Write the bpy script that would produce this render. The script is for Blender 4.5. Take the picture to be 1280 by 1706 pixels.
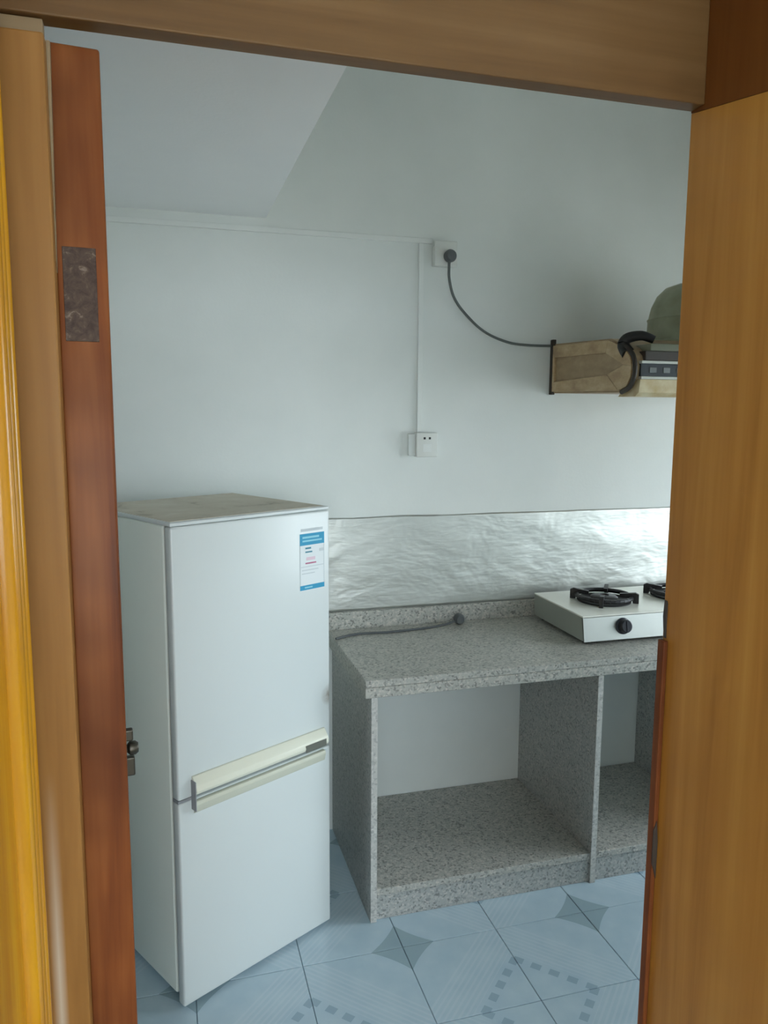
import bpy, bmesh, math, random
from mathutils import Vector, Matrix, noise
random.seed(7)
S = bpy.context.scene
C = bpy.context.collection
for o in list(bpy.data.objects): bpy.data.objects.remove(o)

# ------------------------------------------------------------ camera
YAW, PITCH, ROLL, FPX = 0.2795, 0.1301, 0.0060, 1278.1
cam = bpy.data.cameras.new('camera'); camo = bpy.data.objects.new('camera', cam); C.objects.link(camo)
F = Vector((math.sin(YAW), math.cos(YAW), 0)); R = Vector((math.cos(YAW), -math.sin(YAW), 0)); U = Vector((0, 0, 1))
F2 = F*math.cos(PITCH) - U*math.sin(PITCH); U2 = U*math.cos(PITCH) + F*math.sin(PITCH)
R3 = R*math.cos(ROLL) + U2*math.sin(ROLL); U3 = -R*math.sin(ROLL) + U2*math.cos(ROLL)
camo.matrix_world = Matrix(((R3.x, U3.x, -F2.x, -0.5571), (R3.y, U3.y, -F2.y, -2.7017), (R3.z, U3.z, -F2.z, 1.5868), (0, 0, 0, 1)))
cam.sensor_fit = 'VERTICAL'; cam.sensor_height = 36.0; cam.lens = 36.0*FPX/1706.0
cam.clip_start = 0.02
S.camera = camo

# ------------------------------------------------------------ world and light
W = bpy.data.worlds.new('sky'); S.world = W; W.use_nodes = True
bg = W.node_tree.nodes['Background']
bg.inputs['Color'].default_value = (0.825, 0.935, 1.0, 1); bg.inputs['Strength'].default_value = 11.6
# room extents
XL, XR = -1.20, 2.50             # kitchen left / right walls
YF, YH = -1.740, -2.05           # kitchen face / hall face of the door wall
HC = 2.85                        # kitchen ceiling
WY0, WY1, WZ0, WZ1 = -1.70, -0.55, 0.78, 1.92      # kitchen window
HX0, HX1, HY0, HCZ = -2.3, 1.6, -5.2, 2.70         # hall
HW = (-1.7, 1.0, 0.7, 2.15)                        # wide hall window behind the camera (x0, x1, z0, z1)
def portal(name, loc, rot, sx, sy):
    l = bpy.data.lights.new(name, 'AREA'); l.shape = 'RECTANGLE'; l.size = sx; l.size_y = sy
    l.cycles.is_portal = True
    o = bpy.data.objects.new(name, l); C.objects.link(o); o.location = loc; o.rotation_euler = rot
portal('kitchen_window_portal', (XR+.16, (WY0+WY1)/2, (WZ0+WZ1)/2), (0, math.pi/2, 0), WZ1-WZ0, WY1-WY0)
portal('hall_window_portal', ((HW[0]+HW[1])/2, HY0-.16, (HW[2]+HW[3])/2), (math.pi/2, 0, 0), HW[1]-HW[0], HW[3]-HW[2])
S.cycles.max_bounces = 14; S.cycles.diffuse_bounces = 9
S.view_settings.view_transform = 'Standard'; S.view_settings.look = 'None'
S.view_settings.gamma = 1.0; S.view_settings.use_curve_mapping = False
S.view_settings.exposure = 0.0

# ------------------------------------------------------------ materials
def srgb(r, g, b):
    f = lambda c: (c/255/12.92) if c/255 <= .04045 else ((c/255+.055)/1.055)**2.4
    return (f(r), f(g), f(b), 1)
def mat(name, col, rough=.5, metal=0, spec=.5, coat=0):
    m = bpy.data.materials.new(name); m.use_nodes = True
    b = m.node_tree.nodes['Principled BSDF']
    b.inputs['Base Color'].default_value = col; b.inputs['Roughness'].default_value = rough
    b.inputs['Metallic'].default_value = metal; b.inputs['Specular IOR Level'].default_value = spec
    b.inputs['Coat Weight'].default_value = coat
    return m
class NT:
    def __init__(s, m): s.t = m.node_tree; s.b = s.t.nodes['Principled BSDF']
    def n(s, typ, **kw):
        nd = s.t.nodes.new(typ)
        for k, v in kw.items(): setattr(nd, k, v)
        return nd
    def l(s, a, b): s.t.links.new(a, b)
    def coord(s, out='Object', scale=(1, 1, 1)):
        tc = s.n('ShaderNodeTexCoord'); mp = s.n('ShaderNodeMapping'); mp.inputs['Scale'].default_value = scale
        s.l(tc.outputs[out], mp.inputs['Vector']); return mp.outputs['Vector']
    def noise(s, vec, scale, detail=3, rough=.5, dist=0):
        nd = s.n('ShaderNodeTexNoise'); nd.inputs['Scale'].default_value = scale; nd.inputs['Detail'].default_value = detail
        nd.inputs['Roughness'].default_value = rough; nd.inputs['Distortion'].default_value = dist
        s.l(vec, nd.inputs['Vector']); return nd.outputs['Fac']
    def ramp(s, fac, stops):
        r = s.n('ShaderNodeValToRGB'); e = r.color_ramp.elements
        e[0].position, e[0].color = stops[0]; e[1].position, e[1].color = stops[-1]
        for p, c in stops[1:-1]:
            k = e.new(p); k.color = c
        s.l(fac, r.inputs['Fac']); return r.outputs['Color']
    def math(s, op, a, b=None, c=None):
        nd = s.n('ShaderNodeMath', operation=op)
        for i, v in enumerate((a, b, c)):
            if v is None: continue
            if isinstance(v, (int, float)): nd.inputs[i].default_value = v
            else: s.l(v, nd.inputs[i])
        return nd.outputs[0]
    def mix(s, fac, a, b):
        nd = s.n('ShaderNodeMix', data_type='RGBA')
        for i, v in ((0, fac), (6, a), (7, b)):
            if isinstance(v, (int, float, tuple)): nd.inputs[i].default_value = v
            else: s.l(v, nd.inputs[i])
        return nd.outputs[2]
    def color(s, c): s.l(c, s.b.inputs['Base Color'])
    def bump(s, h, strength, dist=.01):
        nd = s.n('ShaderNodeBump'); nd.inputs['Strength'].default_value = strength; nd.inputs['Distance'].default_value = dist
        s.l(h, nd.inputs['Height']); s.l(nd.outputs['Normal'], s.b.inputs['Normal'])

def paint(name, col, col2):
    m = mat(name, col, .75, spec=.25); t = NT(m); v = t.coord('Object')
    f = t.noise(v, 2.2, 4, .6); t.color(t.ramp(f, [(.3, col2), (.65, col)]))
    t.bump(t.noise(v, 90, 2), .08, .004); return m
def wood(name, dark, mid, light, rough=.28, axis='z', coat=.5, sc=1.0, spec=.22, blot=.4):
    m = mat(name, mid, rough, coat=coat); t = NT(m)
    s = {'z': (14, 14, .7), 'x': (.7, 14, 14), 'y': (14, .7, 14)}[axis]
    v = t.coord('Object', tuple(k*sc for k in s))
    a = t.noise(v, 1.6, 4, .55, .6); c = t.noise(v, 7, 2, .5)
    k = t.math('MULTIPLY_ADD', c, .25, t.math('MULTIPLY', a, .8))
    big = t.noise(t.coord('Object', (1, 1, 1)), 3.0, 3, .6)
    col = t.ramp(k, [(.32, dark), (.5, mid), (.72, light)])
    bl = t.n('ShaderNodeMapRange'); t.l(big, bl.inputs[0]); bl.inputs[1].default_value = .38; bl.inputs[2].default_value = .68; bl.inputs[4].default_value = blot
    t.color(t.mix(bl.outputs[0], col, dark))
    t.bump(a, .06, .002); t.b.inputs['Specular IOR Level'].default_value = spec; m.node_tree.nodes['Principled BSDF'].inputs['Coat Roughness'].default_value = .18
    return m
def granite(name, base, dk, lt, rough=.38):
    m = mat(name, base, rough); t = NT(m); v = t.coord('Object')
    vo = t.n('ShaderNodeTexVoronoi'); vo.inputs['Scale'].default_value = 170; t.l(v, vo.inputs['Vector'])
    sep = t.n('ShaderNodeSeparateColor'); t.l(vo.outputs['Color'], sep.inputs[0])
    n2 = t.noise(v, 60, 3, .6)
    k = t.math('ADD', t.math('MULTIPLY', sep.outputs[0], .65), t.math('MULTIPLY', n2, .35))
    t.color(t.ramp(k, [(.18, dk), (.38, base), (.6, base), (.85, lt)])); return m

M = {}
M['wall'] = paint('white_wall_paint', srgb(229, 232, 230), srgb(222, 226, 224))
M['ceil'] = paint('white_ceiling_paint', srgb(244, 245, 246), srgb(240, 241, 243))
m = paint('white_wall_paint_shaded_corner', srgb(229, 232, 230), srgb(222, 226, 224)); t = NT(m); src = t.b.inputs['Base Color'].links[0].from_socket  # shade of the upper right corner painted into the wall colour as warm grey
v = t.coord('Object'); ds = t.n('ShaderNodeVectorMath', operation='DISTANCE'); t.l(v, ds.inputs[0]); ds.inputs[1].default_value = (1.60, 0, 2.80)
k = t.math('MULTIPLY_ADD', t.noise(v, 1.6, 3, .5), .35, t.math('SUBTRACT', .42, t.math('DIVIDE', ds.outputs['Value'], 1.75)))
cl = t.n('ShaderNodeClamp'); cl.inputs['Max'].default_value = .55; t.l(k, cl.inputs['Value']); t.color(t.mix(cl.outputs[0], src, srgb(140, 134, 122))); M['wall_shade'] = m
M['hallwall'] = paint('hall_wall_paint', srgb(232, 230, 222), srgb(226, 223, 214))
M['wood'] = wood('varnished_brown_wood', srgb(148, 100, 42), srgb(170, 120, 54), srgb(184, 136, 66), .45, 'z', .15)
M['woodx'] = wood('varnished_lintel_wood', srgb(88, 62, 34), srgb(104, 76, 44), srgb(116, 88, 56), .5, 'x', .12)
M['wood_shaded'] = wood('shade_darkened_lining_wood', srgb(84, 46, 18), srgb(104, 60, 24), srgb(118, 74, 34), .5, 'z', .05)  # shaded copy of the lining wood, darkness put into the colour
M['gold'] = wood('golden_varnished_moulding', srgb(172, 112, 14), srgb(196, 138, 20), srgb(214, 160, 38), .25, 'z', .45)
M['jamb'] = wood('brown_jamb_wood', srgb(130, 90, 44), srgb(146, 104, 54), srgb(158, 116, 66), .5, 'z', .03)
M['red'] = wood('red_brown_door_edge', srgb(78, 40, 24), srgb(124, 70, 36), srgb(150, 94, 52), .42, 'z', .04, blot=.85, spec=.1)
M['pale'] = wood('bare_pale_wood', srgb(122, 102, 78), srgb(140, 120, 94), srgb(152, 134, 110), .6, 'x', 0)
M['granite'] = granite('speckled_grey_granite', srgb(172, 172, 166), srgb(124, 124, 120), srgb(200, 195, 187))
M['granite_d'] = granite('darker_grey_granite', srgb(168, 170, 168), srgb(124, 126, 124), srgb(194, 191, 186), .45)
M['edge'] = granite('sawn_granite_edge', srgb(188, 188, 184), srgb(160, 160, 158), srgb(206, 204, 200), .6)
M['grout'] = mat('grey_grout', srgb(150, 170, 184), .9)
M['metal'] = mat('dull_dark_steel', srgb(96, 92, 84), .42, 1)
m = mat('painted_over_hinge', srgb(66, 50, 42), .55, 0, .2); t = NT(m); v = t.coord('Object')
t.color(t.ramp(t.noise(v, 90, 4, .7, .6), [(.35, srgb(54, 38, 32)), (.58, srgb(76, 60, 50)), (.74, srgb(128, 114, 102))])); M['rust'] = m
M['white_plastic'] = mat('white_socket_plastic', srgb(222, 224, 220), .4)
M['trunk'] = mat('white_cable_trunking', srgb(228, 231, 229), .6)
M['hole'] = mat('dark_socket_slot', srgb(40, 42, 44), .7)
M['cable'] = mat('grey_cable_rubber', srgb(98, 104, 102), .55)
M['plugm'] = mat('dark_plug_rubber', srgb(84, 88, 90), .5)
M['black'] = mat('black_rubber', srgb(34, 34, 36), .5)
M['iron'] = mat('cast_iron_burner', srgb(62, 62, 64), .45, .6)
M['knob'] = mat('black_knob_plastic', srgb(26, 28, 40), .3)
M['steel'] = mat('brushed_stainless_steel', srgb(205, 207, 204), .32, .85)
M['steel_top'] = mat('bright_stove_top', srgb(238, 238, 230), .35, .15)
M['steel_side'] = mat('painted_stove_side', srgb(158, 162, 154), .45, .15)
M['rubber'] = mat('rubber_foot', srgb(30, 30, 30), .8)
M['alu'] = mat('window_aluminium', srgb(190, 194, 196), .4, .6)
M['earth'] = mat('outside_ground', srgb(206, 204, 196), .9)
M['ceil_greyed'] = paint('low_bounce_grey_ceiling_paint', srgb(168, 166, 158), srgb(150, 148, 140))  # for the unseen kitchen ceiling, greyed to cut bounce onto the upper wall

m = mat('wrinkled_aluminium_foil', srgb(210, 212, 208), .38, .93); t = NT(m)
v = t.coord('Object', (1, 1, 1.6)); a = t.noise(v, 5, 3, .5, .4); b_ = t.noise(t.coord('Object', (.45, 1, 2.4)), 30, 2, .5, .6)
t.bump(t.math('ADD', a, t.math('MULTIPLY', b_, .10)), .30, .03)
r_ = t.math('MULTIPLY_ADD', t.noise(v, 5, 2), .2, .36); t.l(r_, t.b.inputs['Roughness']); M['foil'] = m

m = mat('fridge_white_enamel', srgb(212, 218, 218), .3); t = NT(m); v = t.coord('Object')
sp = t.n('ShaderNodeVectorMath', operation='DISTANCE'); sp.inputs[1].default_value = (.512, 0, .745); t.l(v, sp.inputs[0])
k = t.math('SUBTRACT', 1.0, t.math('DIVIDE', sp.outputs['Value'], .035)); k = t.math('MULTIPLY', k, t.math('MULTIPLY', t.noise(v, 60, 2), 1.3)); 
cl = t.n('ShaderNodeClamp'); t.l(k, cl.inputs['Value'])
t.color(t.mix(cl.outputs[0], srgb(212, 218, 218), srgb(110, 86, 58))); M['fridge'] = m
M['fridge_side'] = mat('fridge_grey_green_side', srgb(240, 245, 237), .4)
M['gasket'] = mat('grey_door_gasket', srgb(150, 152, 156), .6)
M['ivory'] = mat('ivory_handle_plastic', srgb(226, 226, 210), .35)
M['ivory_d'] = mat('yellowed_handle_plastic', srgb(205, 206, 190), .4)
M['recess'] = mat('dark_handle_recess', srgb(104, 106, 98), .6)
m = mat('dusty_beige_fridge_top', srgb(186, 178, 160), .8); t = NT(m); v = t.coord('Object')
t.color(t.ramp(t.noise(v, 9, 4, .65, .5), [(.28, srgb(168, 158, 142)), (.40, srgb(214, 206, 190)), (.6, srgb(222, 215, 200)), (.75, srgb(230, 226, 214))])); M['dust'] = m
M['lb_white'] = mat('label_white_paper', srgb(226, 232, 234), .5)
M['lb_blue'] = mat('label_blue_print', srgb(40, 150, 190), .5)
M['lb_light'] = mat('label_light_blue_print', srgb(140, 205, 222), .5)
M['lb_teal'] = mat('label_teal_print', srgb(60, 130, 150), .5)
M['lb_red'] = mat('label_red_print', srgb(178, 100, 130), .5)
M['lb_pink'] = mat('label_pink_print', srgb(222, 196, 208), .5)
M['lb_grey'] = mat('label_grey_print', srgb(196, 204, 208), .5)

m = mat('greasy_brown_hood', srgb(128, 110, 84), .5); t = NT(m); v = t.coord('Object', (1, 1, 2))
t.color(t.ramp(t.noise(v, 14, 4, .6), [(.3, srgb(164, 136, 104)), (.55, srgb(190, 164, 126)), (.75, srgb(206, 186, 150))])); M['hood'] = m
m = mat('greasy_dark_brown_panel', srgb(104, 88, 68), .5); t = NT(m); v = t.coord('Object', (1, 1, 2))
t.color(t.ramp(t.noise(v, 16, 4, .6), [(.3, srgb(154, 130, 100)), (.7, srgb(178, 154, 120))])); M['hood_d'] = m
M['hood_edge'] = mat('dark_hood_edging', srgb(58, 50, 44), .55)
M['hood_top'] = mat('olive_grey_hood_metal', srgb(128, 130, 112), .5)
M['hood_line'] = mat('pale_hood_trim', srgb(205, 206, 198), .4)
M['hood_glass'] = mat('dark_hood_control_strip', srgb(58, 62, 68), .2)
M['hood_button'] = mat('grey_hood_button', srgb(120, 124, 124), .4)
m = mat('yellowed_cream_lip', srgb(206, 188, 146), .5); t = NT(m); v = t.coord('Object')
t.color(t.ramp(t.noise(v, 20, 3), [(.3, srgb(186, 158, 108)), (.7, srgb(218, 206, 172))])); M['cream'] = m
m = mat('olive_motor_dome', srgb(132, 136, 112), .45); t = NT(m); v = t.coord('Object')
t.color(t.ramp(t.noise(v, 12, 3), [(.3, srgb(138, 142, 116)), (.7, srgb(168, 172, 148))])); M['dome'] = m

# thin clear pane: mostly transparent with a little gloss
m = bpy.data.materials.new('window_glass'); m.use_nodes = True; t = NT(m)
tr = t.n('ShaderNodeBsdfTransparent'); gl = t.n('ShaderNodeBsdfGlossy'); gl.inputs['Roughness'].default_value = .05
mx = t.n('ShaderNodeMixShader'); mx.inputs[0].default_value = .06
t.l(tr.outputs[0], mx.inputs[1]); t.l(gl.outputs[0], mx.inputs[2]); t.l(mx.outputs[0], t.t.nodes['Material Output'].inputs['Surface']); M['glass'] = m

# printed floor tile: local origin at the corner with the grey diamond, 1 unit = tile side in metres (T)
T = .3016
m = mat('printed_blue_white_tile', srgb(186, 202, 208), .22); t = NT(m)
tc = t.n('ShaderNodeTexCoord'); sx = t.n('ShaderNodeSeparateXYZ'); t.l(tc.outputs['Object'], sx.inputs[0])
u = t.math('DIVIDE', sx.outputs['X'], T); w = t.math('DIVIDE', sx.outputs['Y'], T)
l1 = t.math('ADD', u, w)                                    # distance from the diamond corner along the diagonal
q = t.math('SUBTRACT', u, w)
b1 = t.math('SUBTRACT', 2.0, l1)                            # distance from the opposite corner
dist = t.math('SQRT', t.math('ADD', t.math('POWER', t.math('SUBTRACT', 1.0, u), 2), t.math('POWER', t.math('SUBTRACT', 1.0, w), 2)))
base = t.ramp(t.noise(tc.outputs['Object'], 14, 3), [(.3, srgb(174, 196, 210)), (.7, srgb(184, 204, 215))])
dia = t.math('GREATER_THAN', dist, 1.205)
col = t.mix(t.math('MULTIPLY', dia, .6), base, srgb(128, 152, 160))
# small squares along the ring around the opposite corner
fr = t.math('ABSOLUTE', t.math('SUBTRACT', t.math('FRACT', t.math('ADD', t.math('MULTIPLY', q, 4.0), .5)), .5))
sq = t.math('MULTIPLY', t.math('LESS_THAN', fr, .27), t.math('LESS_THAN', t.math('ABSOLUTE', t.math('SUBTRACT', b1, .55)), .055))
col = t.mix(t.math('MULTIPLY', sq, .5), col, srgb(120, 146, 168))
# fine stripes in the band outside the ring
st = t.math('LESS_THAN', t.math('FRACT', t.math('MULTIPLY', b1, 14)), .4)
band = t.math('MULTIPLY', t.math('GREATER_THAN', b1, .66), t.math('LESS_THAN', b1, 1.2))
col = t.mix(t.math('MULTIPLY', t.math('MULTIPLY', st, band), .45), col, srgb(196, 210, 220))
t.color(col); M['tile'] = m

# left jamb with a pale streak low down
m = M['jamb']; t = NT(m); src = t.b.inputs['Base Color'].links[0].from_socket
sx = t.n('ShaderNodeSeparateXYZ'); tc = t.n('ShaderNodeTexCoord'); t.l(tc.outputs['Object'], sx.inputs[0])
kx = t.math('SUBTRACT', 1.0, t.math('DIVIDE', t.math('ABSOLUTE', t.math('ADD', sx.outputs['X'], .700)), .009))
kz = t.math('DIVIDE', t.math('SUBTRACT', 1.16, sx.outputs['Z']), .25)
c1 = t.n('ShaderNodeClamp'); t.l(kx, c1.inputs['Value']); c2 = t.n('ShaderNodeClamp'); t.l(kz, c2.inputs['Value'])
t.color(t.mix(t.math('MULTIPLY', t.math('MULTIPLY', c1.outputs[0], c2.outputs[0]), .75), src, srgb(196, 186, 172)))

# ------------------------------------------------------------ mesh helpers
def tagp(o, label=None, cat=None, group=None, kind=None):
    if label: o['label'] = label
    if cat: o['category'] = cat
    if group: o['group'] = group
    if kind: o['kind'] = kind
    return o
def link(name, me, m, parent=None):
    o = bpy.data.objects.new(name, me); C.objects.link(o)
    if m is not None and not me.materials: me.materials.append(m)
    if parent: o.parent = parent
    return o
class MB:
    def __init__(s): s.bm = bmesh.new()
    def box(s, x0, x1, y0, y1, z0, z1, bev=0, seg=2):
        r = bmesh.ops.create_cube(s.bm, size=1, matrix=Matrix.Translation(((x0+x1)/2, (y0+y1)/2, (z0+z1)/2)) @ Matrix.Diagonal((x1-x0, y1-y0, z1-z0, 1)))
        if bev:
            es = list({e for v in r['verts'] for e in v.link_edges})
            bmesh.ops.bevel(s.bm, geom=es, offset=bev, segments=seg, affect='EDGES', profile=.5)
        return s
    def prism(s, prof, axis, a0, a1, bev=0):
        # prof: list of 2D points; axis 'x' -> (y,z), 'y' -> (x,z), 'z' -> (x,y)
        def P(p, a): return {'x': (a, p[0], p[1]), 'y': (p[0], a, p[1]), 'z': (p[0], p[1], a)}[axis]
        A = [s.bm.verts.new(P(p, a0)) for p in prof]; B = [s.bm.verts.new(P(p, a1)) for p in prof]
        n = len(prof); fs = [s.bm.faces.new(A[::-1]), s.bm.faces.new(B)]
        for i in range(n): fs.append(s.bm.faces.new((A[i], A[(i+1) % n], B[(i+1) % n], B[i])))
        bmesh.ops.recalc_face_normals(s.bm, faces=fs)
        if bev:
            es = list({e for f in fs for e in f.edges})
            bmesh.ops.bevel(s.bm, geom=es, offset=bev, segments=2, affect='EDGES', profile=.5)
        return s
    def lathe(s, prof, c=(0, 0, 0), axis='z', n=32):
        rings = []
        for r, h in prof:
            ring = []
            for i in range(n):
                a = 2*math.pi*i/n; x, y = r*math.cos(a), r*math.sin(a)
                p = {'z': (x, y, h), 'y': (x, h, y), 'x': (h, x, y)}[axis]
                ring.append(s.bm.verts.new((c[0]+p[0], c[1]+p[1], c[2]+p[2])))
            rings.append(ring)
        fs = []
        for a, b in zip(rings, rings[1:]):
            for i in range(n): fs.append(s.bm.faces.new((a[i], a[(i+1) % n], b[(i+1) % n], b[i])))
        if prof[0][0] > 1e-6: fs.append(s.bm.faces.new(rings[0][::-1]))
        if prof[-1][0] > 1e-6: fs.append(s.bm.faces.new(rings[-1]))
        bmesh.ops.remove_doubles(s.bm, verts=s.bm.verts, dist=1e-6)
        bmesh.ops.recalc_face_normals(s.bm, faces=s.bm.faces)
        return s
    def tube(s, pts, r, n=10, sub=6):
        pts = [Vector(p) for p in pts]; P = []
        for i in range(len(pts)-1):
            p0 = pts[max(i-1, 0)]; p1 = pts[i]; p2 = pts[i+1]; p3 = pts[min(i+2, len(pts)-1)]
            for k in range(sub):
                t = k/sub
                P.append(.5*((2*p1)+(-p0+p2)*t+(2*p0-5*p1+4*p2-p3)*t*t+(-p0+3*p1-3*p2+p3)*t**3))
        P.append(pts[-1]); rings = []; up = Vector((.13, .3, .94)).normalized()
        for i, p in enumerate(P):
            d = (P[min(i+1, len(P)-1)]-P[max(i-1, 0)]).normalized()
            a = d.cross(up)
            if a.length < .05: a = d.cross(Vector((1, 0, 0)))
            a.normalize(); b = d.cross(a)
            rr = r(i/(len(P)-1)) if callable(r) else r
            rings.append([s.bm.verts.new(p+(a*math.cos(2*math.pi*k/n)+b*math.sin(2*math.pi*k/n))*rr) for k in range(n)])
        for A, B in zip(rings, rings[1:]):
            for k in range(n): s.bm.faces.new((A[k], A[(k+1) % n], B[(k+1) % n], B[k]))
        s.bm.faces.new(rings[0][::-1]); s.bm.faces.new(rings[-1])
        bmesh.ops.recalc_face_normals(s.bm, faces=s.bm.faces)
        return s
    def build(s, name, m, parent=None, smooth=0):
        me = bpy.data.meshes.new(name); s.bm.to_mesh(me); s.bm.free()
        if smooth:
            me.polygons.foreach_set('use_smooth', [True]*len(me.polygons)); me.set_sharp_from_angle(angle=math.radians(smooth))
        return link(name, me, m, parent)
def empty(name, loc=(0, 0, 0), rz=0):
    o = bpy.data.objects.new(name, None); C.objects.link(o); o.location = loc; o.rotation_euler = (0, 0, rz); o.empty_display_size = .05
    return o
def struct(name, mb, m, label, cat):
    return tagp(mb.build(name, m), label, cat, kind='structure')

# ------------------------------------------------------------ the setting: kitchen
fl = struct('floor', MB().box(XL-.1, XR+.15, YH, .12, -.12, -.006), M['grout'], 'kitchen floor of pale blue printed square tiles', 'floor')
tm = MB().box(.001, T-.001, .001, T-.001, -.010, 0, .0012, 1)
me = bpy.data.meshes.new('tile'); tm.bm.to_mesh(me); tm.bm.free(); me.materials.append(M['tile'])
TX, TY = -.2164, -.6951
for i in range(-4, 9):
    for j in range(-5, 3):
        x0, y0 = TX+i*T, TY+j*T
        if x0 < XL-.31 or x0 > XR+.05 or y0 < YH-.0 or y0 > 0: continue
        # diamond corner sits on the grid node with odd i and even j
        ax = i if i % 2 else i+1; ay = j if j % 2 == 0 else j+1
        sx_, sy_ = (1 if ax == i else -1), (1 if ay == j else -1)
        rot = {(1, 1): 0, (-1, 1): math.pi/2, (-1, -1): math.pi, (1, -1): -math.pi/2}[(sx_, sy_)]
        o = link('tile', me, None, fl); o.location = (TX+ax*T, TY+ay*T, 0); o.rotation_euler = (0, 0, rot)
struct('wall_back', MB().box(XL-.1, XR+.15, 0, .12, -.006, HC), M['wall_shade'], 'white painted kitchen back wall behind counter and fridge', 'wall')
struct('wall_left', MB().box(XL-.1, XL, YF, 0, -.006, HC), M['wall'], 'white kitchen side wall behind the open door', 'wall')
wr = MB()
wr.box(XR, XR+.15, YF, 0, -.006, WZ0); wr.box(XR, XR+.15, YF, 0, WZ1, HC)
wr.box(XR, XR+.15, YF, WY0, WZ0, WZ1); wr.box(XR, XR+.15, WY1, 0, WZ0, WZ1)
struct('wall_right', wr, M['wall'], 'white kitchen side wall that holds the window', 'wall')
DX0, DX1, DZ = -.760, .199, 2.34
wf = MB()
wf.box(HX0, DX0, YH, YF, -.006, HC); wf.box(DX1, XR+.15, YH, YF, -.006, HC); wf.box(DX0, DX1, YH, YF, DZ, HC)
struct('wall_front', wf, M['wall'], 'wall around the wood lined doorway', 'wall')
struct('ceiling', MB().box(XL-.1, XR+.15, YH, .12, HC, HC+.1), M['ceil_greyed'], 'high kitchen ceiling out of view, greyed to cut bounced light', 'ceiling')
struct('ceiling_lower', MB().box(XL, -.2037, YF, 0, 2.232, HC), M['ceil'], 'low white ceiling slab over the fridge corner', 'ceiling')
def window(name, loc, rz, y0, y1, z0, z1, label):
    root = tagp(empty(name, loc, rz), label, 'window', kind='structure')
    h = z1-z0; w_ = (y1-y0)/2
    f = MB(); f.box(.04, .09, -w_, w_, 0, .045); f.box(.04, .09, -w_, w_, h-.045, h)
    f.box(.04, .09, -w_, -w_+.045, .045, h-.045); f.box(.04, .09, w_-.045, w_, .045, h-.045); f.box(.045, .085, -.022, .022, .045, h-.045)
    f.build('window_frame', M['alu'], root)
    for a, b in ((-w_+.045, -.022), (.022, w_-.045)):
        MB().box(.063, .067, a, b, .045, h-.045).build('pane', M['glass'], root)
    MB().box(-.03, .04, -w_-.03, w_+.03, -.02, 0, .004).build('window_sill', M['granite'], root)
window('window_1', (XR, (WY0+WY1)/2, WZ0), 0, WY0, WY1, WZ0, WZ1, 'aluminium framed kitchen window with two panes')
struct('ground_outside', MB().box(-14, 16, -16, 12, -.4, -.14), M['earth'], 'grey ground outside the house', 'ground')

# hall on the camera side
struct('floor_hall', MB().box(HX0, HX1, HY0, YH, -.12, 0), mat('hall_floor_tile', srgb(172, 160, 140), .35), 'plain beige hall floor before the doorway', 'floor')
struct('wall_hall_left', MB().box(HX0-.1, HX0, HY0, YH, -.12, HCZ), M['hallwall'], 'hall side wall on the hinge side', 'wall')
struct('wall_hall_right', MB().box(HX1, HX1+.1, HY0, YH, -.12, HCZ), M['hallwall'], 'hall side wall on the latch side', 'wall')
hw = MB(); x0, x1, z0, z1 = HW
hw.box(HX0-.1, HX1+.1, HY0-.15, HY0, -.12, z0); hw.box(HX0-.1, HX1+.1, HY0-.15, HY0, z1, HCZ); hw.box(HX0-.1, x0, HY0-.15, HY0, z0, z1); hw.box(x1, HX1+.1, HY0-.15, HY0, z0, z1)
struct('wall_hall_back', hw, M['hallwall'], 'hall wall facing the doorway with a wide window', 'wall')
struct('ceiling_hall', MB().box(HX0-.1, HX1+.15, HY0-.1, YH, HCZ, HCZ+.1), M['ceil'], 'white hall ceiling before the doorway', 'ceiling')
window('window_2', ((HW[0]+HW[1])/2, HY0, HW[2]), -math.pi/2, *HW, 'aluminium framed hall window with two panes')

# ------------------------------------------------------------ doorway woodwork
struct('trim_1', MB().box(-.7197, .159, -1.765, -1.7365, 2.0003, DZ, .002), M['woodx'], 'broad brown wooden lintel board across the doorway top', 'door frame')
r = struct('trim_2', MB().prism([(-1.7365, 0), (YH-.01, 0), (YH-.01, 1.945), (-1.7365, 1.9985)], 'x', .159, DX1, .0015), M['wood'], 'wide brown wooden lining on the latch side of the doorway', 'door frame')
MB().prism([(-1.7365, 1.9987), (YH-.01, 1.9452), (YH-.01, DZ), (-1.7365, DZ)], 'x', .1592, DX1).build('shaded_lining_top', M['wood_shaded'], r)  # lining above the lintel line; the shadow there is painted as darker wood
MB().box(.1505, .1585, -1.752, -1.7365, 0, 1.25, .002).build('stop_strip', M['red'], r)
MB().prism([(.1502, .895), (.1575, .870), (.158, .930), (.1545, .965), (.1502, .950)], 'y', -1.7535, -1.751).build('strike_gouge', M['hood_edge'], r)
MB().prism([(.1560, 1.285), (.1588, 1.252), (.1588, 1.305), (.1575, 1.31)], 'y', -1.746, -1.739).build('chipped_edge', M['hood_edge'], r)
l_ = struct('trim_3', MB().box(DX0, -.7205, YH-.01, -1.7365, 0, DZ, .002), M['gold'], 'golden varnished lining with rounded beads on the hinge side', 'door frame')
for y_, rr in ((-1.782, .0125), (-1.812, .0135), (-1.846, .016)):
    MB().lathe([(rr, .0), (rr, 1.999)], (-.7205, y_, 0), n=20).build('rounded_bead', M['gold'], l_, 40)
j = struct('trim_4', MB().box(-.7200, -.667, -1.763, -1.7375, 0, 1.984, .002), M['jamb'], 'flat brown hinge jamb beside the red door edge', 'door frame')
MB().box(-.7190, -.668, -1.757, -1.743, 1.984, 1.9995, .001).build('pale_filler_strip', M['pale'], j)
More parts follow.
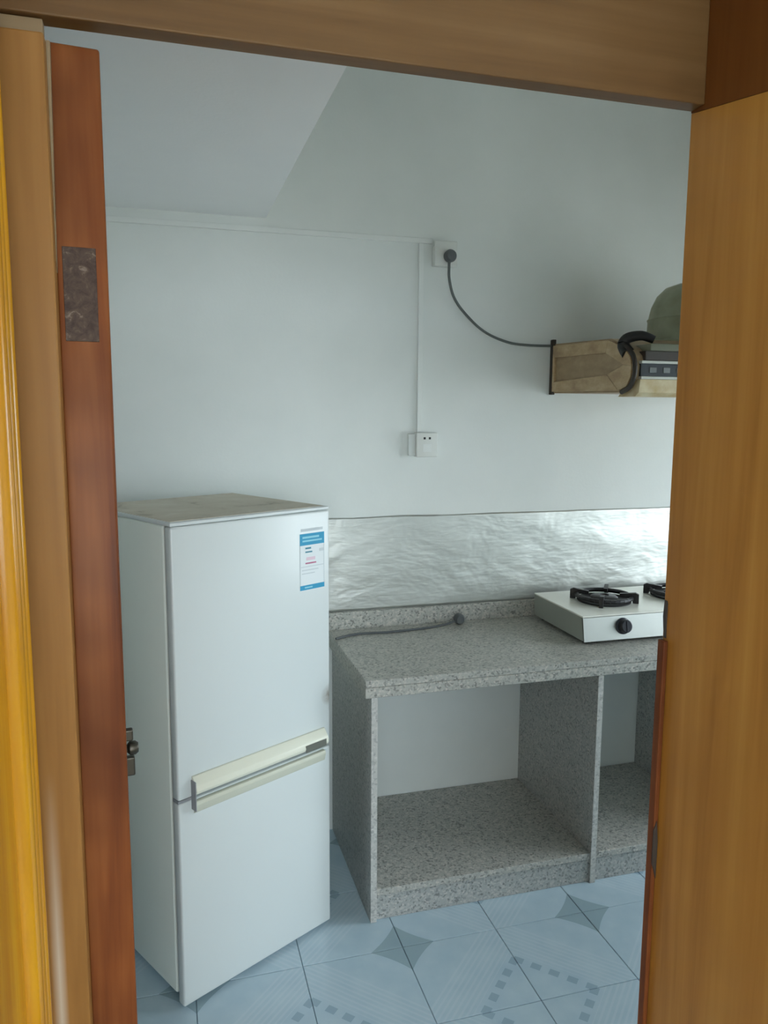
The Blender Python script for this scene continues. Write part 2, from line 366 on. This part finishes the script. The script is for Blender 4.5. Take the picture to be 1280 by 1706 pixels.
MB().prism([(-.6668, 1.983), (-.6628, 1.983), (-.6665, 1.740), (-.6668, 1.740)], 'y', -1.7460, -1.7380).build('bare_edge_splinter', M['pale'], j)
struct('trim_5', MB().box(DX0, DX1, YH-.01, -1.78, DZ, DZ+.0015), M['woodx'], 'wooden lining under the top of the doorway', 'door frame')

# open door leaf, hinged left, seen edge on
dr = tagp(empty('door_1', (-.613, -1.7335, 0), math.radians(4.9)), 'open red brown wooden door leaf seen edge on', 'door', kind='structure')
MB().box(-.0555, 0, 0, .80, .006, 1.986, .003, 3).build('leaf', M['red'], dr, 40)
for z_ in (1.665, .30):
    h = MB().box(-.0485, -.0125, -.0012, .02, z_, z_+.105, .0004, 1).build('hinge', M['rust'], dr)
    for dz in (.018, .052, .086):
        MB().lathe([(0, -.0006), (.0036, -.0004), (.0036, .001)], (-.030+(.006 if dz == .052 else -.006), -.0013, z_+dz), 'y', 14).build('screw', M['rust'], h)
lt = MB().box(.0002, .014, .615, .675, .838, .925, .002).build('latch_plate', M['metal'], dr)
MB().lathe([(0, .042), (.010, .041), (.0145, .035), (.0145, .024), (.008, .018), (.008, .010)], (0, .645, .886), 'x', 18).build('knob', M['metal'], lt, 40)
MB().box(.012, .033, .636, .654, .828, .868, .003).build('bolt', M['metal'], lt)
MB().box(.012, .031, .636, .654, .904, .928, .003).build('keeper', M['metal'], lt)

# ------------------------------------------------------------ granite counter
D, H = .575, .7903
CX1 = XR-.003
b = tagp(empty('granite_cabinet', (0, 0, 0)), 'open grey granite cabinet with upright panels under the worktop', 'cabinet')
PZ = .7345
def panel(name, x0, x1, m='granite_d'):
    p = MB().box(x0, x1, -.566, -.003, .001, PZ, .001, 1).build(name, M[m], b)
    MB().box(x0+.0005, x1-.0005, -.5675, -.5661, .001, PZ-.001).build('sawn_edge', M['edge'], p)
panel('side_panel', .020, .040)
panel('divider', .7916, .8116); panel('divider', 1.338, 1.358); panel('side_panel', CX1-.022, CX1-.002)
for a, c in ((.0402, .7914), (.8118, 1.3378), (1.3582, CX1-.0222)):
    MB().box(a, c, -.562, -.003, .085, .107, .001, 1).build('bottom_shelf', M['granite'], b)
    MB().box(a, c, -.555, -.535, .001, .0848).build('kickboard', M['granite_d'], b)
wt = tagp(empty('granite_worktop', (0, 0, PZ)), 'speckled grey granite worktop with upstand along the wall', 'worktop')
def wpart(mb, name, m):
    o = mb.build(name, m, wt); o.location = (0, 0, -PZ); return o
wpart(MB().box(0, CX1, -D, -.0205, H-.022, H, .003), 'slab', M['granite'])
wpart(MB().box(0, CX1, -D+.001, -D+.022, PZ, H-.0225, .003), 'front_edge_strip', M['granite'])
wpart(MB().box(.0012, .021, -D+.0225, -.003, PZ, H-.0225, .001), 'side_edge_strip', M['granite'])
wpart(MB().box(0, CX1, -.020, -.0015, H-.022, H+.063, .002), 'upstand', M['granite'])

# aluminium foil splashback
bm = bmesh.new(); NX, NZ = 190, 40; x0, x1, z0, z1 = -.06, CX1, H+.064, H+.413
vs = []
for a in range(NX+1):
    for c in range(NZ+1):
        x = x0+(x1-x0)*a/NX; z = z0+(z1-z0)*c/NZ
        edge = min(1, c/4, (NZ-c)/4)
        n_ = noise.noise((x*5, z*9, 1.3))*.0024+noise.noise((x*13, z*42, 4.1))*.0007*max(0, 1-4*abs((z-z0)/(z1-z0)-.35))
        vs.append(bm.verts.new((x, -.0032+n_*(.3+.7*edge), z+(noise.noise((x*5, 0, 9))*.003 if c in (0, NZ) else 0)*(1 if c else .0))))
for a in range(NX):
    for c in range(NZ):
        k = a*(NZ+1)+c; bm.faces.new((vs[k], vs[k+NZ+1], vs[k+NZ+2], vs[k+1]))
mb = MB(); mb.bm.free(); mb.bm = bm
fo = mb.build('foil_splashback', M['foil'], None, 180)
so = fo.modifiers.new('thickness', 'SOLIDIFY'); so.thickness = .0004; so.offset = 1
tagp(fo, 'wrinkled aluminium foil sheet stuck on the wall above the worktop', 'foil')

# ------------------------------------------------------------ fridge
FW, FD, FH = .514, .489, 1.3138
fr_ = tagp(empty('refrigerator', (-.5489, -.7801, 0), .5064), 'white two door refrigerator with dusty top standing askew', 'refrigerator')
MB().box(.003, FW-.003, .042, FD, .028, 1.303, .006, 3).build('body', M['fridge_side'], fr_, 40)
MB().box(.010, FW-.010, .030, .0418, .035, 1.285).build('gasket', M['gasket'], fr_)
tp = MB().box(.0, FW, .001, FD+.002, 1.3035, FH, .004, 3).build('top_cover', M['fridge'], fr_, 40)
MB().box(.010, FW-.010, .016, FD-.008, FH-.0005, FH+.0012, .0005, 1).build('dusty_top', M['dust'], tp)
ud = MB().box(0, FW, 0, .0298, .592, 1.3025, .006, 3).build('upper_door', M['fridge'], fr_, 40)
ld = MB().box(0, FW, 0, .0298, .012, .584, .006, 3).build('lower_door', M['fridge'], fr_, 40)
# long horizontal handle across the split
hd = MB().prism([(.0, .650), (-.006, .649), (-.022, .628), (-.026, .615), (-.022, .606), (-.012, .601), (0, .600)], 'x', .040, .488, .0015).build('handle', M['ivory'], ud, 50)
MB().box(.0375, .0402, -.023, 0, .560, .640, .001).build('handle_end_cap', M['gasket'], hd)
MB().box(.400, .478, -.0262, -.0235, .603, .624, .0008).build('grip_recess', M['recess'], hd)
MB().prism([(.0, .582), (-.012, .581), (-.014, .572), (-.008, .550), (0, .546)], 'x', .044, .486, .0015).build('lower_grip_rail', M['ivory_d'], ld, 50)
MB().box(.001, .040, .002, .028, .5842, .5918).build('door_gap_seal', M['gasket'], ld)
for x_ in (.03, FW-.06):
    for y_ in (.06, FD-.07):
        MB().lathe([(.015, .0), (.015, .012), (.009, .014), (.009, .030)], (x_+.015, y_, 0), n=16).build('foot', M['ivory_d'], fr_, 40)
# energy label on the upper door
LY = -.0006
def lab(name, u0, u1, a0, a1, m, parent, y=0):
    return MB().box(u0, u1, LY-.0004-y, LY-y, a0, a1).build(name, M[m], parent)
lb = MB().box(.403, .493, LY, .0002, 1.079, 1.242).build('energy_label', M['lb_white'], ud); lb['label'] = 'white energy label with blue header and blue foot'
def L_(name, u0, u1, a0, a1, m, y=0): lab(name, .403+.090*u0, .403+.090*u1, 1.242-.163*a1, 1.242-.163*a0, m, lb, y)
L_('header_band', .0, 1, 0, .205, 'lb_blue'); L_('header_lettering', .1, .78, .05, .085, 'lb_light', .0005); L_('header_lettering', .1, .9, .115, .145, 'lb_light', .0005)
L_('foot_band', .0, 1, .915, 1, 'lb_blue'); L_('foot_lettering', .18, .5, .945, .97, 'lb_light', .0005)
L_('grade_bar', .22, .45, .245, .275, 'lb_teal'); L_('grade_bar', .22, .5, .315, .34, 'lb_teal'); L_('grade_mark', .8, .98, .29, .34, 'lb_grey')
L_('red_lettering', .26, .62, .42, .475, 'lb_pink'); L_('red_lettering', .22, .66, .515, .54, 'lb_red')
L_('rule', .04, .96, .58, .592, 'lb_grey'); L_('small_print', .08, .75, .64, .655, 'lb_grey'); L_('small_print', .08, .6, .70, .715, 'lb_grey')
L_('side_rule', 0, .02, .205, .915, 'lb_grey'); L_('side_rule', .98, 1, .205, .915, 'lb_grey')
MB().box(.408, .488, LY, .0002, 1.2485, 1.2565).build('faint_lettering', M['lb_grey'], ud)

# ------------------------------------------------------------ sockets, trunking, cables
tr_ = tagp(MB().box(XL+.002, .392, -.010, -.0005, 2.184, 2.202, .002).build('horizontal_trunking', M['trunk']), 'white cable trunking running along the wall under the low ceiling', 'trunking')
tagp(MB().box(.340, .358, -.012, -.0005, 1.512, 2.1835, .002).build('vertical_trunking', M['trunk']), 'white cable trunking dropping between the two sockets', 'trunking')
so1 = tagp(empty('wall_socket', (.434, 0, 2.105)), 'upper wall socket with a dark plug in it', 'socket')
MB().box(-.042, .042, -.026, -.0005, 0, .070, .003).build('socket_box', M['white_plastic'], so1, 40)
MB().box(-.043, .043, -.036, -.0262, -.001, .087, .004, 3).build('face_plate', M['white_plastic'], so1, 40)
so2 = tagp(empty('wall_socket', (.371, 0, 1.423)), 'lower wall socket with empty pin holes', 'socket')
MB().box(-.040, .040, -.026, -.0005, 0, .088, .003).build('socket_box', M['white_plastic'], so2, 40)
fp = MB().box(-.041, .041, -.036, -.0262, -.001, .089, .004, 3).build('face_plate', M['white_plastic'], so2, 40)
for dx in (-.010, .010): MB().box(dx-.004, dx+.004, -.0364, -.0358, .064, .072).build('pin_hole', M['hole'], fp)
MB().box(-.016, .016, -.0366, -.0358, .018, .048, .0002, 1).build('lower_outlet', M['trunk'], fp)
MB().box(-.066, -.0405, -.022, -.0005, .004, .084, .003).build('side_junction_box', M['trunk'], so2, 40)
pc = tagp(empty('hood_power_cable', (.443, -.04, 2.115)), 'grey power cable hanging from the upper socket to the hood', 'cable')
def worldpart(mb, name, m, root, smooth=50):
    o = mb.build(name, m, root, smooth); o.location = -root.location; return o
worldpart(MB().lathe([(0, -.008), (.017, -.007), (.0225, .006), (.0215, .022), (.014, .0265), (0, .027)], (.443, -.0635, 2.137), 'y', 20), 'plug', M['plugm'], pc)
CB = [(.441, -.050, 2.128), (.440, -.050, 2.098), (.447, -.036, 2.060), (.468, -.026, 2.002), (.512, -.02, 1.948), (.590, -.02, 1.884), (.682, -.02, 1.848), (.766, -.02, 1.838), (.866, -.02, 1.838)]
worldpart(MB().tube(CB, lambda t_: .0048+.006*max(0, 1-t_*14)), 'cord', M['cable'], pc)
cc = tagp(empty('loose_power_cord', (.48, -.07, H)), 'dark loose cord with round plug lying on the worktop', 'cable')
worldpart(MB().lathe([(0, .0), (.015, .001), (.0205, .010), (.0205, .026), (.016, .034), (0, .036)], (.497, -.085, H+.0215), 'y', 20), 'plug', M['plugm'], cc)
worldpart(MB().tube([(.004, -.145, H+.0047), (.06, -.115, H+.0047), (.12, -.105, H+.0047), (.195, -.112, H+.0047), (.33, -.100, H+.0047), (.43, -.078, H+.006), (.483, -.068, H+.016)], .0042), 'cord', M['plugm'], cc)

# ------------------------------------------------------------ gas stove
SX0, SX1, SY0, SY1, SZ = .815, 1.515, -.428, -.055, H
st_ = tagp(empty('gas_stove', (SX0, SY0, SZ)), 'stainless steel two burner gas stove with black knob on the worktop', 'stove')
SW, SD = SX1-SX0, SY1-SY0
MB().prism([(0.0, .014), (SD, .014), (SD, .094), (.014, .094)], 'x', .0, .0025).build('side_plate', M['steel_side'], st_)
MB().prism([(0.0, .014), (SD, .014), (SD, .094), (.014, .094)], 'x', SW-.0025, SW).build('side_plate', M['steel_side'], st_)
MB().prism([(-.003, .012), (.003, .012), (.019, .092), (.012, .094)], 'x', .0, SW, .001).build('front_panel', M['steel'], st_)
tpn = MB().box(-.001, SW+.001, .012, SD+.002, .0942, .100, .002).build('top_plate', M['steel_top'], st_)
MB().box(.003, SW-.003, .02, SD-.002, .016, .022).build('base_plate', M['steel_side'], st_)
MB().box(.003, SW-.003, SD-.004, SD-.001, .022, .093).build('back_plate', M['steel_side'], st_)
for x_ in (.03, SW-.03):
    for y_ in (.035, SD-.035): MB().lathe([(.013, 0), (.011, .0158)], (x_, y_, 0), n=14).build('foot', M['rubber'], st_)
for cx_ in (.195, .515):
    br = MB().lathe([(.098, .1003), (.100, .106), (.090, .110), (.060, .1045), (.0, .1043)], (cx_, .195, 0), n=40).build('burner_tray', M['iron'], st_, 40)
    MB().lathe([(.046, .1036), (.050, .116), (.042, .122), (.018, .123), (.016, .118), (.0, .118)], (cx_, .195, 0), n=32).build('burner_head', M['iron'], br, 40)
    ring = MB()
    for k in range(36):
        a0, a1 = 2*math.pi*k/36, 2*math.pi*(k+1)/36
        ring.tube([(cx_+.099*math.cos(a0), .195+.099*math.sin(a0), .119), (cx_+.099*math.cos(a1), .195+.099*math.sin(a1), .119)], .0085, 8, 1)
    ps = ring.build('pan_support', M['iron'], st_, 60)
    for k in range(4):
        a = math.pi/4+k*math.pi/2+.15; c_, s_ = math.cos(a), math.sin(a)
        MB().prism([(.124, .1005), (.124, .134), (.112, .140), (.056, .133), (.056, .122), (.098, .119), (.104, .1005)], 'y', -.007, .007).build('support_arm', M['iron'], ps)
        o = bpy.data.objects[[q_.name for q_ in ps.children][-1]]; o.location = (cx_, .195, 0); o.rotation_euler = (0, 0, a)
for kx_ in (.155, .545):
    kb = MB().lathe([(.029, .004), (.029, -.002), (.0235, -.004), (.0225, -.022), (.019, -.025), (0, -.025)], (0, 0, 0), 'y', 28).build('knob', M['knob'], st_, 40)
    kb.location = (kx_, .004, .058); kb.rotation_euler = (math.radians(-11), 0, 0)
    MB().box(-.003, .003, -.0275, -.0245, -.018, .018, .001, 1).build('knob_ridge', M['knob'], kb)

# ------------------------------------------------------------ range hood
HXa, HXb = .886, 1.58
hd_ = tagp(empty('range_hood', (HXa, -.001, 1.65)), 'greasy brown range hood with olive motor dome fixed above the stove', 'range hood')
prof = [(-.001, 1.661), (-.001, 1.846), (-.405, 1.832), (-.446, 1.818), (-.505, 1.793), (-.539, 1.768), (-.551, 1.735), (-.548, 1.700), (-.523, 1.668), (-.48, 1.653)]
def hp(mb, name, m, parent=None, smooth=0):
    o = mb.build(name, m, parent or hd_, smooth)
    if parent is None: o.location = -hd_.location
    return o
hp(MB().prism(prof, 'x', HXa, HXb), 'body', M['hood_d'])
# raised side frame of four bars around the inset panel, following the outline
def bar(*pts): return MB().prism(list(pts), 'x', HXa-.009, HXa-.0002, .0015)
I0, I1, I2, I3, I4 = (-.035, 1.794), (-.385, 1.786), (-.492, 1.742), (-.400, 1.714), (-.035, 1.702)
O = [(-.012, 1.839), (-.402, 1.827), (-.490, 1.796), (-.528, 1.768), (-.540, 1.735), (-.537, 1.702), (-.515, 1.672), (-.470, 1.660), (-.012, 1.666)]
for pts in ((O[0], O[1], I1, I0), (O[1], O[2], O[3], O[4], I2, I1), (O[4], O[5], O[6], O[7], I3, I2), (O[7], O[8], I4, I3), (O[8], O[0], I0, I4)):
    hp(bar(*pts), 'side_frame_bar', M['hood'])
hp(MB().tube([(HXa-.003, y_, z_) for y_, z_ in [(-.470, 1.808), (-.512, 1.790), (-.540, 1.766), (-.551, 1.735), (-.548, 1.700), (-.524, 1.668), (-.482, 1.654)]], .0075), 'dark_edge_moulding', M['hood_edge'], None, 60)
hp(MB().box(HXa-.010, HXa+.004, -.022, -.0005, 1.655, 1.862, .002), 'back_edge_strip', M['hood_edge'])
hp(MB().tube([(HXa+.004, -.500, 1.776), (HXa+.004, -.470, 1.806), (HXa+.016, -.476, 1.828), (HXa+.048, -.505, 1.834), (HXa+.080, -.525, 1.820)], lambda t_: .022-.009*t_), 'black_rubber_hook', M['black'], None, 60)
hp(MB().box(HXa+.045, HXb, -.560, -.42, 1.783, 1.806, .004), 'top_front_lip', M['hood_top'], None, 40)
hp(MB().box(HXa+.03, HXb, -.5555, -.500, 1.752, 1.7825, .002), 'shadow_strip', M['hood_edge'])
hp(MB().box(HXa+.014, HXb, -.562, -.520, 1.743, 1.7515, .001), 'upper_pale_trim', M['hood_line'])
cs = hp(MB().box(HXa+.014, HXb, -.558, -.520, 1.703, 1.7425, .001), 'control_strip', M['hood_glass'])
for k in range(5):
    MB().box(HXa+.045+k*.05, HXa+.07+k*.05, -.561, -.5575, 1.714, 1.731, .001).build('button', M['hood_button'], cs)
hp(MB().box(HXa+.014, HXb, -.562, -.520, 1.694, 1.7025, .001), 'lower_pale_trim', M['hood_line'])
hp(MB().prism([(-.560, 1.6935), (-.50, 1.6935), (-.44, 1.640), (-.535, 1.640), (-.555, 1.652)], 'x', HXa+.012, HXb, .001), 'cream_lower_lip', M['cream'])
dm = hp(MB().lathe([(.155, 1.834), (.155, 1.842), (.142, 1.846), (.140, 1.915), (.143, 1.921), (.138, 1.927), (.130, 1.965), (.112, 2.005), (.085, 2.032), (.045, 2.046), (0, 2.050)], (1.276, -.28, 0), n=48), 'motor_dome', M['dome'], None, 40)
